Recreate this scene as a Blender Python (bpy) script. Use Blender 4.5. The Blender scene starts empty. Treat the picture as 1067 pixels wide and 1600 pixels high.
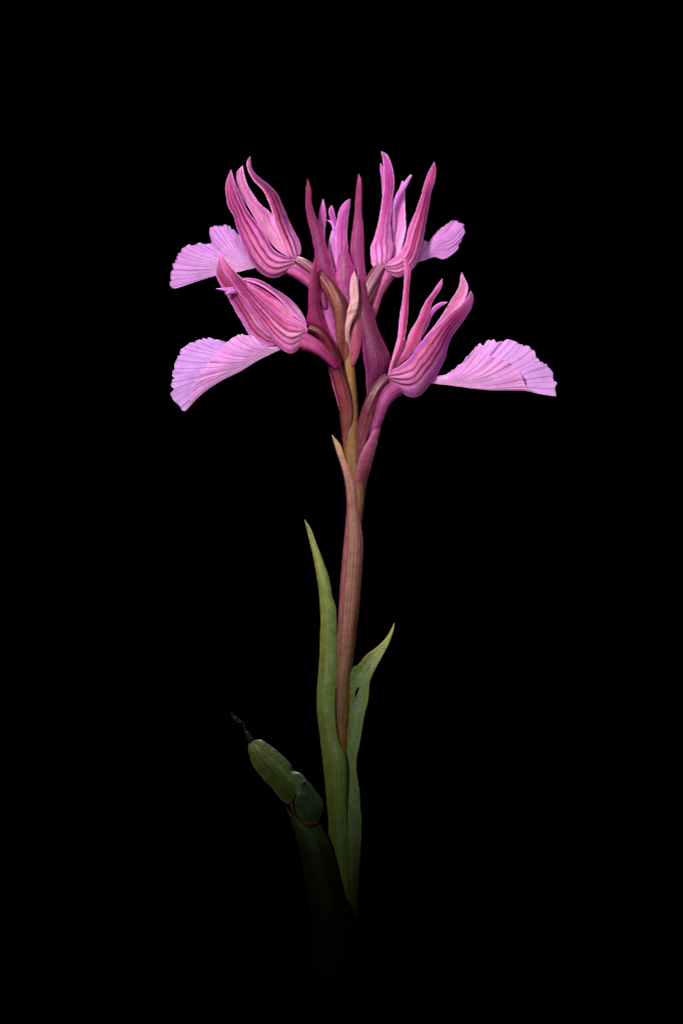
import bpy, math, random
import numpy as np

# ------------------------------------------------------------------ camera, world, lamps, exposure
S = 0.00012            # metres per photo pixel at the plane of the stem
CX, CY = 533.5, 800.0  # picture centre in photo pixels
DIST = 0.75            # camera distance
ZC = (1625 - CY) * S   # height of the camera axis above the foot of the plant
scene = bpy.context.scene
col = scene.collection

cam_d = bpy.data.cameras.new('camera')
cam = bpy.data.objects.new('camera', cam_d); col.objects.link(cam)
cam.location = (0, -DIST, ZC); cam.rotation_euler = (math.pi / 2, 0, 0)
cam_d.sensor_fit = 'VERTICAL'; cam_d.sensor_height = 36.0
cam_d.lens = 36.0 * DIST / (1600 * S)
cam_d.clip_start = 0.01; cam_d.clip_end = 50
cam_d.dof.use_dof = True; cam_d.dof.focus_distance = DIST - 0.002; cam_d.dof.aperture_fstop = 8
scene.camera = cam

world = bpy.data.worlds.new('World'); scene.world = world; world.use_nodes = True
bg = world.node_tree.nodes['Background']
bg.inputs['Color'].default_value = (0, 0, 0, 1); bg.inputs['Strength'].default_value = 0.0

def P(x, y, d=0.0):
    k = (DIST - d * S) / DIST
    return np.array([(x - CX) * S * k, -d * S, ZC + (CY - y) * S * k])

def spot(name, loc, power, size, colour, aim=(533, 430), edge=(533, 1074), blend=1.0):
    """diffused studio spot: its soft cone ends above the foot of the plant"""
    l = bpy.data.lights.new(name, 'SPOT'); o = bpy.data.objects.new(name, l); col.objects.link(o)
    o.location = loc
    from mathutils import Vector
    L = Vector(loc); a = Vector(P(*aim)) - L; e = Vector(P(*edge)) - L
    o.rotation_euler = a.to_track_quat('-Z', 'Y').to_euler()
    l.spot_size = 2 * a.angle(e); l.spot_blend = blend
    l.energy = power; l.shadow_soft_size = size; l.color = colour
    return o

ZF = float(P(533, 430)[2])
spot('key_lamp', (-0.30, -0.56, ZF + 0.36), 66.0, 0.06, (1.0, 0.98, 0.98))
spot('fill_lamp', (0.42, -0.60, ZF + 0.10), 6.5, 0.05, (0.95, 0.96, 1.0))
spot('front_lamp', (-0.05, -0.74, ZF + 0.16), 6.5, 0.045, (1.0, 0.97, 0.96))
spot('back_lamp', (0.16, 0.42, ZF + 0.52), 30.0, 0.05, (0.97, 0.97, 1.0))

vs = scene.view_settings
scene.display_settings.display_device = 'sRGB'
vs.view_transform = 'Standard'; vs.look = 'None'; vs.exposure = 0.0; vs.gamma = 1.0
vs.use_curve_mapping = False
scene.cycles.max_bounces = 8; scene.cycles.transparent_max_bounces = 8
scene.cycles.sample_clamp_indirect = 4.0
scene.cycles.use_denoising = True
scene.cycles.pixel_filter_type = 'BLACKMAN_HARRIS'; scene.cycles.filter_width = 1.2

# ------------------------------------------------------------------ helpers
rng = np.random.default_rng(7)

def lin(c):
    c = np.asarray(c, float) / 255.0
    return np.where(c <= 0.04045, c / 12.92, ((c + 0.055) / 1.055) ** 2.4)

def crom(pts, n, paired=False):
    """Catmull-Rom curve through pts, n samples, even by arc length (or by point index)"""
    p = np.asarray(pts, float)
    if len(p) == 2:
        t = np.linspace(0, 1, n)[:, None]
        return p[0] * (1 - t) + p[1] * t
    q = np.vstack([2 * p[0] - p[1], p, 2 * p[-1] - p[-2]])
    m = 24; out = []
    for i in range(1, len(q) - 2):
        p0, p1, p2, p3 = q[i - 1], q[i], q[i + 1], q[i + 2]
        d0 = max(np.linalg.norm(p1 - p0), 1e-6) ** .5; d1 = max(np.linalg.norm(p2 - p1), 1e-6) ** .5
        d2 = max(np.linalg.norm(p3 - p2), 1e-6) ** .5
        m1 = (p1 - p0) / d0 - (p2 - p0) / (d0 + d1) + (p2 - p1) / d1
        m2 = (p2 - p1) / d1 - (p3 - p1) / (d1 + d2) + (p3 - p2) / d2
        m1 = m1 * d1; m2 = m2 * d1
        t = np.linspace(0, 1, m, endpoint=False)[:, None]
        out.append((2 * t**3 - 3 * t**2 + 1) * p1 + (t**3 - 2 * t**2 + t) * m1 + (-2 * t**3 + 3 * t**2) * p2 + (t**3 - t**2) * m2)
    out.append(p[-1:]); c = np.vstack(out)
    if paired:
        s = np.linspace(0, 1, len(c))
    else:
        s = np.concatenate([[0], np.cumsum(np.linalg.norm(np.diff(c, axis=0), axis=1))]); s = s / s[-1]
    t = np.linspace(0, 1, n)
    return np.stack([np.interp(t, s, c[:, k]) for k in range(p.shape[1])], 1)

def prof(vals, t):
    """smooth value along 0..1 from a number or an evenly spaced list"""
    if np.isscalar(vals): return np.full_like(t, float(vals))
    v = np.asarray(vals, float)
    if len(v) == 2: return v[0] * (1 - t) + v[1] * t
    return np.interp(t, np.linspace(0, 1, 60), crom(v[:, None], 60, True)[:, 0])

def wob(n, k=4, seed=None):
    """smooth 1-D noise, about -1..1"""
    r = np.random.default_rng(seed if seed is not None else rng.integers(1 << 30))
    t = np.linspace(0, 1, n); o = np.zeros(n)
    for i in range(1, k + 1):
        f = i * 1.7 + r.random(); o += np.sin(2 * math.pi * (f * t + r.random())) / (i ** .6)
    return o / 2.0

def wob2(U, V, k=5):
    o = np.zeros_like(U)
    for i in range(k):
        a, b = rng.normal(0, 2.2 + i, 2); o += np.sin(2 * math.pi * (a * U * .6 + b * V * .6 + rng.random()))
    return o / math.sqrt(k)

MATS = {}
def tissue(name, rough=.48, spec=.35, trans=.18, bump=.5, mottle=.17, grain=.17, grain_scale=3400, coat=0.0, hue=.16, ttint=(1, .75, .9)):
    m = bpy.data.materials.new(name); m.use_nodes = True; nt = m.node_tree; N = nt.nodes; L = nt.links
    N.clear()
    out = N.new('ShaderNodeOutputMaterial'); bs = N.new('ShaderNodeBsdfPrincipled')
    at = N.new('ShaderNodeAttribute'); at.attribute_name = 'col'
    tc = N.new('ShaderNodeTexCoord')
    n1 = N.new('ShaderNodeTexNoise'); n1.inputs['Scale'].default_value = 650; n1.inputs['Detail'].default_value = 5; n1.inputs['Roughness'].default_value = .62
    n2 = N.new('ShaderNodeTexVoronoi'); n2.inputs['Scale'].default_value = grain_scale
    L.new(tc.outputs['Object'], n1.inputs['Vector']); L.new(tc.outputs['Object'], n2.inputs['Vector'])
    r1 = N.new('ShaderNodeMapRange'); r1.inputs['From Min'].default_value = .3; r1.inputs['From Max'].default_value = .7
    r1.inputs['To Min'].default_value = 1 - mottle; r1.inputs['To Max'].default_value = 1 + mottle
    L.new(n1.outputs['Fac'], r1.inputs['Value'])
    r2 = N.new('ShaderNodeMapRange'); r2.inputs['From Min'].default_value = 0; r2.inputs['From Max'].default_value = .8
    r2.inputs['To Min'].default_value = 1 + grain; r2.inputs['To Max'].default_value = 1 - grain
    L.new(n2.outputs['Distance'], r2.inputs['Value'])
    mu = N.new('ShaderNodeMath'); mu.operation = 'MULTIPLY'; L.new(r1.outputs[0], mu.inputs[0]); L.new(r2.outputs[0], mu.inputs[1])
    vm = N.new('ShaderNodeVectorMath'); vm.operation = 'SCALE'; L.new(at.outputs['Color'], vm.inputs[0]); L.new(mu.outputs[0], vm.inputs['Scale'])
    n3 = N.new('ShaderNodeTexNoise'); n3.inputs['Scale'].default_value = 1700; n3.inputs['Detail'].default_value = 3
    L.new(tc.outputs['Object'], n3.inputs['Vector'])
    r3 = N.new('ShaderNodeMapRange'); r3.inputs['From Min'].default_value = .32; r3.inputs['From Max'].default_value = .68
    r3.inputs['To Min'].default_value = 1 - hue; r3.inputs['To Max'].default_value = 1 + hue * .7
    L.new(n3.outputs['Fac'], r3.inputs['Value'])
    cx = N.new('ShaderNodeCombineXYZ'); cx.inputs[0].default_value = 1.0
    L.new(r3.outputs[0], cx.inputs[1]); 
    r4 = N.new('ShaderNodeMapRange'); r4.inputs['To Min'].default_value = 1 - hue * .5; r4.inputs['To Max'].default_value = 1 + hue * .5
    L.new(n3.outputs['Fac'], r4.inputs['Value']); L.new(r4.outputs[0], cx.inputs[2])
    vh = N.new('ShaderNodeVectorMath'); vh.operation = 'MULTIPLY'; L.new(vm.outputs[0], vh.inputs[0]); L.new(cx.outputs[0], vh.inputs[1]); vm = vh
    L.new(vm.outputs[0], bs.inputs['Base Color'])
    bs.inputs['Specular IOR Level'].default_value = spec
    rr = N.new('ShaderNodeMapRange'); rr.inputs['From Min'].default_value = .3; rr.inputs['From Max'].default_value = .7
    rr.inputs['To Min'].default_value = rough - .08; rr.inputs['To Max'].default_value = rough + .12
    L.new(n1.outputs['Fac'], rr.inputs['Value']); L.new(rr.outputs[0], bs.inputs['Roughness'])
    bs.inputs['Coat Weight'].default_value = coat; bs.inputs['Coat Roughness'].default_value = .25
    b1 = N.new('ShaderNodeBump'); b1.inputs['Strength'].default_value = bump; b1.inputs['Distance'].default_value = .00012
    b1.invert = True
    L.new(n2.outputs['Distance'], b1.inputs['Height'])
    b2 = N.new('ShaderNodeBump'); b2.inputs['Strength'].default_value = .35; b2.inputs['Distance'].default_value = .0002
    L.new(n1.outputs['Fac'], b2.inputs['Height']); L.new(b1.outputs[0], b2.inputs['Normal']); L.new(b2.outputs[0], bs.inputs['Normal'])
    tr = N.new('ShaderNodeBsdfTranslucent')
    tt = N.new('ShaderNodeVectorMath'); tt.operation = 'MULTIPLY'; tt.inputs[1].default_value = ttint
    L.new(vm.outputs[0], tt.inputs[0]); L.new(tt.outputs[0], tr.inputs['Color'])
    mx = N.new('ShaderNodeMixShader'); mx.inputs[0].default_value = trans
    L.new(bs.outputs[0], mx.inputs[1]); L.new(tr.outputs[0], mx.inputs[2]); L.new(mx.outputs[0], out.inputs['Surface'])
    MATS[name] = m; return m

tissue('sepal_tissue', rough=.45, spec=.12, trans=.36, bump=.14, mottle=.12, grain=.10, grain_scale=3000, ttint=(1, .8, .95))
tissue('lip_tissue', rough=.55, spec=.22, trans=.34, bump=.18, mottle=.08, grain=.08, hue=.07, ttint=(1, .85, 1))
tissue('bract_tissue', rough=.42, spec=.24, trans=.16, bump=.28, mottle=.16, grain=.10)
tissue('ovary_tissue', rough=.38, spec=.28, trans=.0, bump=.22, mottle=.18, grain=.12)
tissue('stem_tissue', rough=.45, spec=.3, trans=.0, bump=.35, mottle=.18, grain=.12)
tissue('leaf_tissue', hue=.06, coat=.12, rough=.38, spec=.5, trans=.12, bump=.25, mottle=.22, grain=.10, ttint=(.9, 1, .5))
tissue('withered_tissue', rough=.8, spec=.2, trans=.0, bump=.6, mottle=.5, grain=.25)

ORIGIN = {}
TONE = dict(sepal_tissue=(1.05, .91, 1.21), lip_tissue=(1.15, 1.12, 1.08), bract_tissue=(.68, .42, .66), ovary_tissue=(.5, .42, .46), stem_tissue=(.86, .80, .76), leaf_tissue=(1.18, 1.3, .98), withered_tissue=(.9, .85, .8), black_velvet=(1, 1, 1))
def link(name, verts, faces, colours, mat, parent, origin):
    """one mesh object; verts in world metres, origin in world metres"""
    me = bpy.data.meshes.new(name)
    me.from_pydata((verts - origin).tolist(), [], faces.tolist() if hasattr(faces, 'tolist') else faces)
    me.polygons.foreach_set('use_smooth', np.ones(len(me.polygons), bool))
    a = me.attributes.new('col', 'FLOAT_COLOR', 'POINT')
    c = np.ones((len(verts), 4)); c[:, :3] = np.clip(colours * np.array(TONE[mat]), 0.002, 1); a.data.foreach_set('color', c.ravel())
    me.materials.append(MATS[mat]); me.update()
    o = bpy.data.objects.new(name, me); col.objects.link(o)
    po = ORIGIN[parent.name] if parent else np.zeros(3)
    o.parent = parent; o.location = origin - po; ORIGIN[o.name] = origin
    return o

def sheet(name, G, C, mat, parent, thick, origin=None, cut=None):
    """closed thin sheet from a grid G[nv,nu,3] of world points with colours C; thick in px [nv,nu]"""
    nv, nu = G.shape[:2]
    du = np.gradient(G, axis=1); dv = np.gradient(G, axis=0)
    n = np.cross(du, dv); ln = np.linalg.norm(n, axis=2, keepdims=True); n = n / np.maximum(ln, 1e-12)
    if n[..., 1].mean() > 0: n = -n                       # towards the camera side
    F = G + n * (thick * S * .5)[..., None]; B = G - n * (thick * S * .5)[..., None]
    V = np.vstack([F.reshape(-1, 3), B.reshape(-1, 3)]); CC = np.vstack([C.reshape(-1, 3)] * 2)
    idx = np.arange(nv * nu).reshape(nv, nu); o = nv * nu
    a, b, c, d = idx[:-1, :-1], idx[:-1, 1:], idx[1:, 1:], idx[1:, :-1]
    f = np.stack([a, b, c, d], -1).reshape(-1, 4)
    if cut is not None: f = f[~cut.ravel()[f].all(1)]
    faces = [f, f[:, ::-1] + o]
    for r in (idx[0, :], idx[-1, ::-1], idx[::-1, 0], idx[:, -1]):
        faces.append(np.stack([r[:-1], r[:-1] + o, r[1:] + o, r[1:]], -1))
    faces = np.vstack(faces)
    return link(name, V, faces, CC, mat, parent, origin if origin is not None else G[0].mean(0))

def blade(name, parent, L, R, d=0., dr=None, cup=.25, mat='sepal_tissue', nu=52, nv=110, base=(215, 110, 170), edge=None, tip=None, root=None,
          veins=(), vcol=(100, 0, 48), vs=1., vw=1.35, streak=.05, rim=None, rimc=(252, 196, 226), bands=(), thick=2.2, paired=False, rough=.5, relief=.6, spots=(), skew=0., pw=2.0, vfade=.93, origin=None, tip_at=.45, holes=(), bow=None):
    """a petal, sepal, bract or leaf between two traced edges (base to tip), cupped towards the camera by cup x width"""
    t = np.linspace(0, 1, nv)
    l = crom(L, nv, paired); r = crom(R, nv, paired)
    w = np.linalg.norm(r - l, axis=1)
    nrm = (r - l) / np.maximum(w, 1e-6)[:, None]
    wr = rough * np.clip(w / 18, 0, 1) ** 2
    l = l + nrm * (wob(nv, 9) * wr)[:, None]; r = r + nrm * (wob(nv, 9) * wr)[:, None]
    ss = np.linspace(0, 1, nu); x = .65 * (.5 - .5 * np.cos(math.pi * ss)) + .35 * ss
    U, V = np.meshgrid(x, t)
    dl = prof(d, t); drr = prof(d if dr is None else dr, t); cu = prof(cup, t)
    if mat == 'sepal_tissue':
        cu = cu * .62; vw = vw * 1.65; bands = [(a, b, c, min(1., e * 1.55)) for a, b, c, e in bands]
        if rim is None: rim = .6
    if mat == 'bract_tissue': cu = cu * .6
    X = l[:, None, 0] * (1 - U) + r[:, None, 0] * U; Y = l[:, None, 1] * (1 - U) + r[:, None, 1] * U
    if bow:
        X = X + bow[0] * 4 * U * (1 - U) * V ** 6; Y = Y + bow[1] * 4 * U * (1 - U) * V ** 6
    sk = U + skew * U * (1 - U) * 2
    bulge = 1 - np.abs(2 * sk - 1) ** pw
    Dp = dl[:, None] * (1 - U) + drr[:, None] * U + (cu * w)[:, None] * bulge
    # colour
    bcol = lin(base)
    if mat == 'sepal_tissue' and veins: bcol = bcol * .74 + lin((248, 170, 214)) * .26
    C = np.ones(U.shape + (3,)) * bcol
    def mixc(c, f): 
        nonlocal C
        f = np.clip(f, 0, 1)[..., None]; C = C * (1 - f) + lin(c) * f
    if root is not None: mixc(root, 1 - np.clip(V / .45, 0, 1) ** .9)
    if mat == 'sepal_tissue' and veins: mixc((255, 204, 228), .95 * (1 - np.clip(V / .62, 0, 1)) * np.clip(1.3 - np.abs(2 * U - 1), 0, 1))
    if tip is not None: mixc(tip, np.clip((V - tip_at) / (.95 - tip_at), 0, 1) ** 1.2)
    if edge is not None: mixc(edge, np.clip(np.abs(2 * U - 1) * 1.25 - .3, 0, 1) ** 2.2)
    for bu, bw, bc, bs in bands: mixc(bc, bs * np.exp(-((U - bu) / bw) ** 2) * np.clip(V / .25, .25, 1) * (.75 + .25 * wob2(U, V)))
    C = C * (1 + .06 * wob2(U, V * .6))[..., None]
    sn = np.zeros_like(U)
    for i in range(7): sn += np.sin(2 * math.pi * ((5 + 11 * rng.random()) * U + rng.normal(0, .7) * V + rng.random()) + 1.2 * np.sin(5 * V + 6 * rng.random()))
    sn /= 2.6; C = C * (1 + streak * sn)[..., None]
    wide = np.zeros_like(U); cusp = np.zeros_like(U); vm = np.zeros_like(U); W = np.maximum(w, 4)[:, None]
    for k, vu in enumerate(veins):
        st = 1.0
        if isinstance(vu, tuple): vu, st = vu
        pos = vu + .012 * wob(nv, 5)[:, None]
        g = np.exp(-((U - pos) * W / vw) ** 2) * st * np.clip((vfade - V) / .18, 0, 1) * np.clip(V / .03, 0, 1)
        g = g * (.9 + .1 * wob(nv, 9)[:, None])
        cusp = np.maximum(cusp, st * np.exp(-np.abs(U - pos) * W / 3.2) * np.clip((vfade - V) / .3, 0, 1))
        halo = .06 * st * np.exp(-((U - pos) * W / (vw * 3.2)) ** 2)
        wide = np.maximum(wide, st * np.exp(-((U - pos) * W / (vw * 2.0)) ** 2) * np.clip((vfade - V) / .18, 0, 1))
        vm = np.maximum(vm, np.clip(g, 0, 1))
    us = sorted(q[0] if isinstance(q, tuple) else q for q in veins)
    for a_, b_ in zip(us[:-1], us[1:]):                      # fine oblique links between neighbouring veins
        for q in range(4):
            v0 = .2 + .6 * rng.random(); dv = .05 + .08 * rng.random()
            if rng.random() < .5: a_, b_ = b_, a_
            pos = a_ + (b_ - a_) * (V - v0) / dv
            g = np.exp(-((U - pos) * W / (vw * .6)) ** 2) * ((V > v0) & (V < v0 + dv * (.5 + .5 * rng.random()))) * (.2 + .25 * rng.random())
            vm = np.maximum(vm, g)
    if mat == 'sepal_tissue': mixc((200, 44, 128), .45 * wide)
    mixc(vcol, vm * vs)
    if rim: mixc(rimc, rim * np.exp(-(np.minimum(U, 1 - U) * W / 1.2) ** 2) * np.clip(V / .15, 0, 1))  # pale line painted where the thin margins catch light
    for (sx, sy, rx, ry, ang, sc, ss_) in spots:
        ca, sa = math.cos(math.radians(ang)), math.sin(math.radians(ang))
        px, py = (X - sx) * ca + (Y - sy) * sa, -(X - sx) * sa + (Y - sy) * ca
        q = np.sqrt((px / rx) ** 2 + (py / ry) ** 2) + .18 * wob2(U * 6, V * 6)
        mixc(sc, np.clip((1.25 - q) / .4, 0, 1) * ss_)
    Dp = Dp + relief * (.8 * wob2(U * .35, V * .8, 4) * np.minimum(1, W / 30) - .5 * cusp * np.minimum(1, W / 45) + streak * 2.2 * sn)
    G = np.stack([(X - CX) * S * (DIST - Dp * S) / DIST, -Dp * S, ZC + (CY - Y) * S * (DIST - Dp * S) / DIST], -1)
    th = thick * (.45 + .55 * (1 - np.abs(2 * U - 1) ** 3)) * np.minimum(1, (w / 7))[:, None]
    cut = np.zeros(U.shape, bool)
    for hx, hy, rx, ry, ang in holes:
        ca, sa = math.cos(math.radians(ang)), math.sin(math.radians(ang))
        cut |= (((X - hx) * ca + (Y - hy) * sa) / rx) ** 2 + ((-(X - hx) * sa + (Y - hy) * ca) / ry) ** 2 < 1
    return sheet(name, G, C, mat, parent, np.maximum(th, .35), origin, cut if holes else None)

def tube(name, parent, path, rad, mat='ovary_tissue', base=(150, 80, 90), tip=None, stripes=0, scol=(90, 30, 45), twist=0., ribs=0., nu=40, nv=80, flat=1.0,
         bands=(), relief=.03, origin=None, splot=None, rounded=.07):
    """tapering stalk, ovary or spur along (x, y, d) points with radii in px; closed at both ends"""
    c = crom(path, nv); t = np.linspace(0, 1, nv)
    T = np.gradient(c, axis=0); T[:, 1] *= -1                # to x right, y up, d out
    T = T / np.linalg.norm(T, axis=1, keepdims=True)
    ref = np.array([0, 0, 1.0]); A = np.cross(T, ref); A /= np.maximum(np.linalg.norm(A, axis=1, keepdims=True), 1e-6)
    B = np.cross(A, T); r = prof(rad, t)
    th = np.linspace(0, 2 * math.pi, nu, endpoint=False); TH, V = np.meshgrid(th, t)
    ph = TH + twist * V
    rr = r[:, None] * (1 + ribs * np.cos(6 * ph) + relief * wob2(TH / 6.283, V))
    if rounded: rr = rr * np.sqrt(np.clip(1 - np.clip((V - (1 - rounded)) / rounded, 0, .985) ** 2, 0, 1))
    off = A[:, None, :] * (np.cos(TH) * rr)[..., None] + B[:, None, :] * (np.sin(TH) * rr * flat)[..., None]
    X = c[:, None, 0] + off[..., 0]; Y = c[:, None, 1] - off[..., 1]; Dp = c[:, None, 2] + off[..., 2]
    k = (DIST - Dp * S) / DIST
    G = np.stack([(X - CX) * S * k, -Dp * S, ZC + (CY - Y) * S * k], -1)
    C = np.ones(G.shape) * lin(base)
    def mixc(cc, f):
        nonlocal C
        f = np.clip(f, 0, 1)[..., None]; C = C * (1 - f) + lin(cc) * f
    if tip is not None: mixc(tip, V ** 1.3)
    for bp, bw, bc, bs in bands: mixc(bc, bs * np.exp(-((V - bp) / bw) ** 2))
    if stripes: mixc(scol, (.5 - .5 * np.cos(stripes * ph)) ** 5 * .75)
    if splot: mixc(splot, np.clip(wob2(TH / 6.283 * 2, V * 2) - .2, 0, .7))
    C = C * (1 + .08 * wob2(TH / 6.283, V))[..., None]
    V_ = np.vstack([G.reshape(-1, 3), G[0].mean(0)[None], G[-1].mean(0)[None]])
    CC = np.vstack([C.reshape(-1, 3), C[0].mean(0)[None], C[-1].mean(0)[None]])
    idx = np.arange(nv * nu).reshape(nv, nu); nx = np.roll(idx, -1, axis=1)
    f = np.stack([idx[:-1], nx[:-1], nx[1:], idx[1:]], -1).reshape(-1, 4).tolist()
    f += [[nv * nu, int(nx[0, i]), int(idx[0, i])] for i in range(nu)] + [[nv * nu + 1, int(idx[-1, i]), int(nx[-1, i])] for i in range(nu)]
    return link(name, V_, f, CC, mat, parent, origin if origin is not None else G[0].mean(0))

def lip(parent, fold, margins, d0=0., d1=0., nveins=(16, 20), name='lip', base=(212, 150, 220), inner=(232, 180, 222), near=(224, 158, 220), vcol=(116, 56, 150), ns=90, n=(130, 150), pleat=1.6, origin=None, fpow=(.8, .8), thick=1.6, gp=1.5):
    """a fan-shaped lip folded like a saddle along its lower keel. margins: list of (edge points from the claw round to the keel's tip, tilt, bulge)"""
    grids = []; cols = []
    for mi, (M, tilt, bul) in enumerate(margins):
        m = n[mi]; mar = crom(M, m); j = np.linspace(0, 1, m)
        kf = crom(fold, 200); ks = np.linspace(0, 1, 200)
        f = j ** fpow[mi]
        s = np.linspace(0, 1, ns)
        Sg, J = np.meshgrid(s, j, indexing='ij')
        kx = np.interp((s[:, None] * f[None]).ravel(), ks, kf[:, 0]).reshape(ns, m)
        ky = np.interp((s[:, None] * f[None]).ravel(), ks, kf[:, 1]).reshape(ns, m)
        ex = np.interp(f, ks, kf[:, 0]); ey = np.interp(f, ks, kf[:, 1])
        g = Sg ** gp
        X = kx + (mar[:, 0] - ex)[None] * g; Y = ky + (mar[:, 1] - ey)[None] * g
        reach = np.hypot(mar[:, 0] - ex, mar[:, 1] - ey)[None]
        Dp = d0 + (d1 - d0) * (Sg * f[None]) + reach * (tilt * g + bul * np.sin(math.pi * np.clip(g, 0, 1)))
        nvv = nveins[mi]
        jj = J + .006 * np.sin(9 * Sg + 5 * J) ; ph = jj * nvv + .45 * np.sin(15 * jj + 1) + .2 * np.sin(41 * jj)
        ripple = np.cos(2 * math.pi * ph)                   # veins where ripple = -1
        env = np.clip((Sg - .35) / .65, 0, 1) ** 1.4 * np.clip(reach / 40, 0, 1) * (.45 if mi == 0 and len(margins) == 2 else 1.)
        Dp = Dp + pleat * ripple * env + 1.3 * env * wob2(J, Sg)
        ux = (mar[:, 0] - ex) / np.maximum(reach[0], 3); uy = (mar[:, 1] - ey) / np.maximum(reach[0], 3)
        fr_ = (.9 * ripple + .7 * np.sin(J * 190 + 3 * np.sin(J * 40))) * Sg ** 7 * np.clip(reach / 30, 0, 1)
        X = X + ux[None] * fr_; Y = Y + uy[None] * fr_
        Dp = Dp + 1.5 * Sg ** 5 * np.sin(J * 75 + 2 * np.sin(J * 23)) * np.clip(reach / 30, 0, 1)
        sp = reach.mean() * .02 + np.hypot(np.gradient(X, axis=1), np.gradient(Y, axis=1)) * (m - 1) / nvv   # px between veins
        fr = np.abs(((ph + .5) % 1.0) - .5) * 0 + np.abs((ph % 1.0) - .5)                     # 0 at a vein
        st = .65 + .35 * np.sin(np.floor(ph) * 2.4) ** 2
        v1 = np.exp(-(fr * np.maximum(sp, 2.5) / 1.0) ** 2) * st
        v1 *= np.clip((Sg - .4) / .25, 0, 1) * np.clip(1.25 - .3 * Sg, 0, 1)
        fr2 = np.abs(((ph + .5) % 1.0) - .5); v2 = np.exp(-(fr2 * np.maximum(sp, 2.5) / .9) ** 2) * np.clip((Sg - .62) / .2, 0, 1) * .28
        vm = np.clip(np.maximum(v1, v2) + .12 * np.exp(-(fr * np.maximum(sp, 2.5) / 3.5) ** 2), 0, 1)
        C = np.ones(X.shape + (3,)) * lin(near if mi == 0 and len(margins) == 2 else base)
        ff = np.clip(1.05 - Sg * 1.25, 0, 1)[..., None]; C = C * (1 - ff) + lin(inner) * ff
        C = C * (1 + .05 * wob2(J, Sg))[..., None]
        fv = (vm * .66)[..., None]; C = C * (1 - fv) + lin(vcol) * fv
        k = (DIST - Dp * S) / DIST
        grids.append(np.stack([(X - CX) * S * k, -Dp * S, ZC + (CY - Y) * S * k], -1)); cols.append(C)
    if len(grids) == 2:      # near side then far side, meeting on the keel
        G = np.concatenate([grids[0], grids[1][:, ::-1][:, 1:]], 1); C = np.concatenate([cols[0], cols[1][:, ::-1][:, 1:]], 1)
    else: G, C = grids[0], cols[0]
    th = np.full(G.shape[:2], thick) * np.linspace(1.5, .55, ns)[:, None]
    return sheet(name, G, C, 'lip_tissue', parent, th, origin if origin is not None else G[0].mean(0))

# ------------------------------------------------------------------ backdrop (black cloth far behind)
def backdrop():
    nx, nz = 90, 50
    xs = np.linspace(-1.6, 1.6, nx); zs = np.linspace(-1.0, 1.4, nz); Xg, Zg = np.meshgrid(xs, zs)
    Yg = 1.5 + .02 * np.sin(5 * Xg + .6 * np.sin(3 * Zg)) + .008 * np.sin(13 * Xg + 1)
    G = np.stack([Xg, Yg, Zg], -1)
    m = bpy.data.materials.new('black_velvet'); m.use_nodes = True; b = m.node_tree.nodes['Principled BSDF']
    nz_ = m.node_tree.nodes.new('ShaderNodeTexNoise'); nz_.inputs['Scale'].default_value = 900
    cr = m.node_tree.nodes.new('ShaderNodeMapRange'); cr.inputs['To Min'].default_value = .0002; cr.inputs['To Max'].default_value = .0006
    m.node_tree.links.new(nz_.outputs['Fac'], cr.inputs['Value']); m.node_tree.links.new(cr.outputs[0], b.inputs['Base Color'])
    b.inputs['Roughness'].default_value = 1; b.inputs['Specular IOR Level'].default_value = 0
    MATS['black_velvet'] = m
    o = sheet('backdrop', G, np.zeros(G.shape), 'black_velvet', None, np.full(G.shape[:2], 10.), origin=np.array([0, 1.5, -1.0]))
    o['kind'] = 'structure'
backdrop()

# ------------------------------------------------------------------ the orchid
foot = P(532, 1625)
orchid = bpy.data.objects.new('orchid', None); col.objects.link(orchid)
orchid.location = foot; orchid.empty_display_size = .01; ORIGIN['orchid'] = foot
orchid['label'] = 'pink orchid with four winged flowers on a brownish stem above green leaves'
orchid['category'] = 'orchid'

# ---- stem
tube('stem', orchid, [(533, 1625, -4), (532, 1400, -4), (533, 1200, -4), (536, 1100, -4), (541, 1000, -3), (548, 900, -2), (554, 820, -2), (558, 765, -2), (553, 735, 0),
                      (549, 700, 0), (548, 650, 0), (546, 600, 0), (544.5, 560, 1), (543, 530, 1), (542, 512, 0), (542, 496, -4)],
     [13, 13, 12, 11, 13.5, 14.5, 14.5, 14.5, 13, 11.5, 11, 11.5, 12.5, 12, 9, 4], mat='stem_tissue', base=(122, 92, 42), bands=[(.72, .10, (142, 90, 66), .7), (.95, .1, (146, 106, 60), .7)],
     stripes=9, scol=(108, 72, 40), nv=170, nu=48, relief=.02, splot=(140, 96, 52))

# ---- upper left flower (behind)
def flower(path, rad, **kw):
    return tube('flower', orchid, path, rad, **kw)

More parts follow.
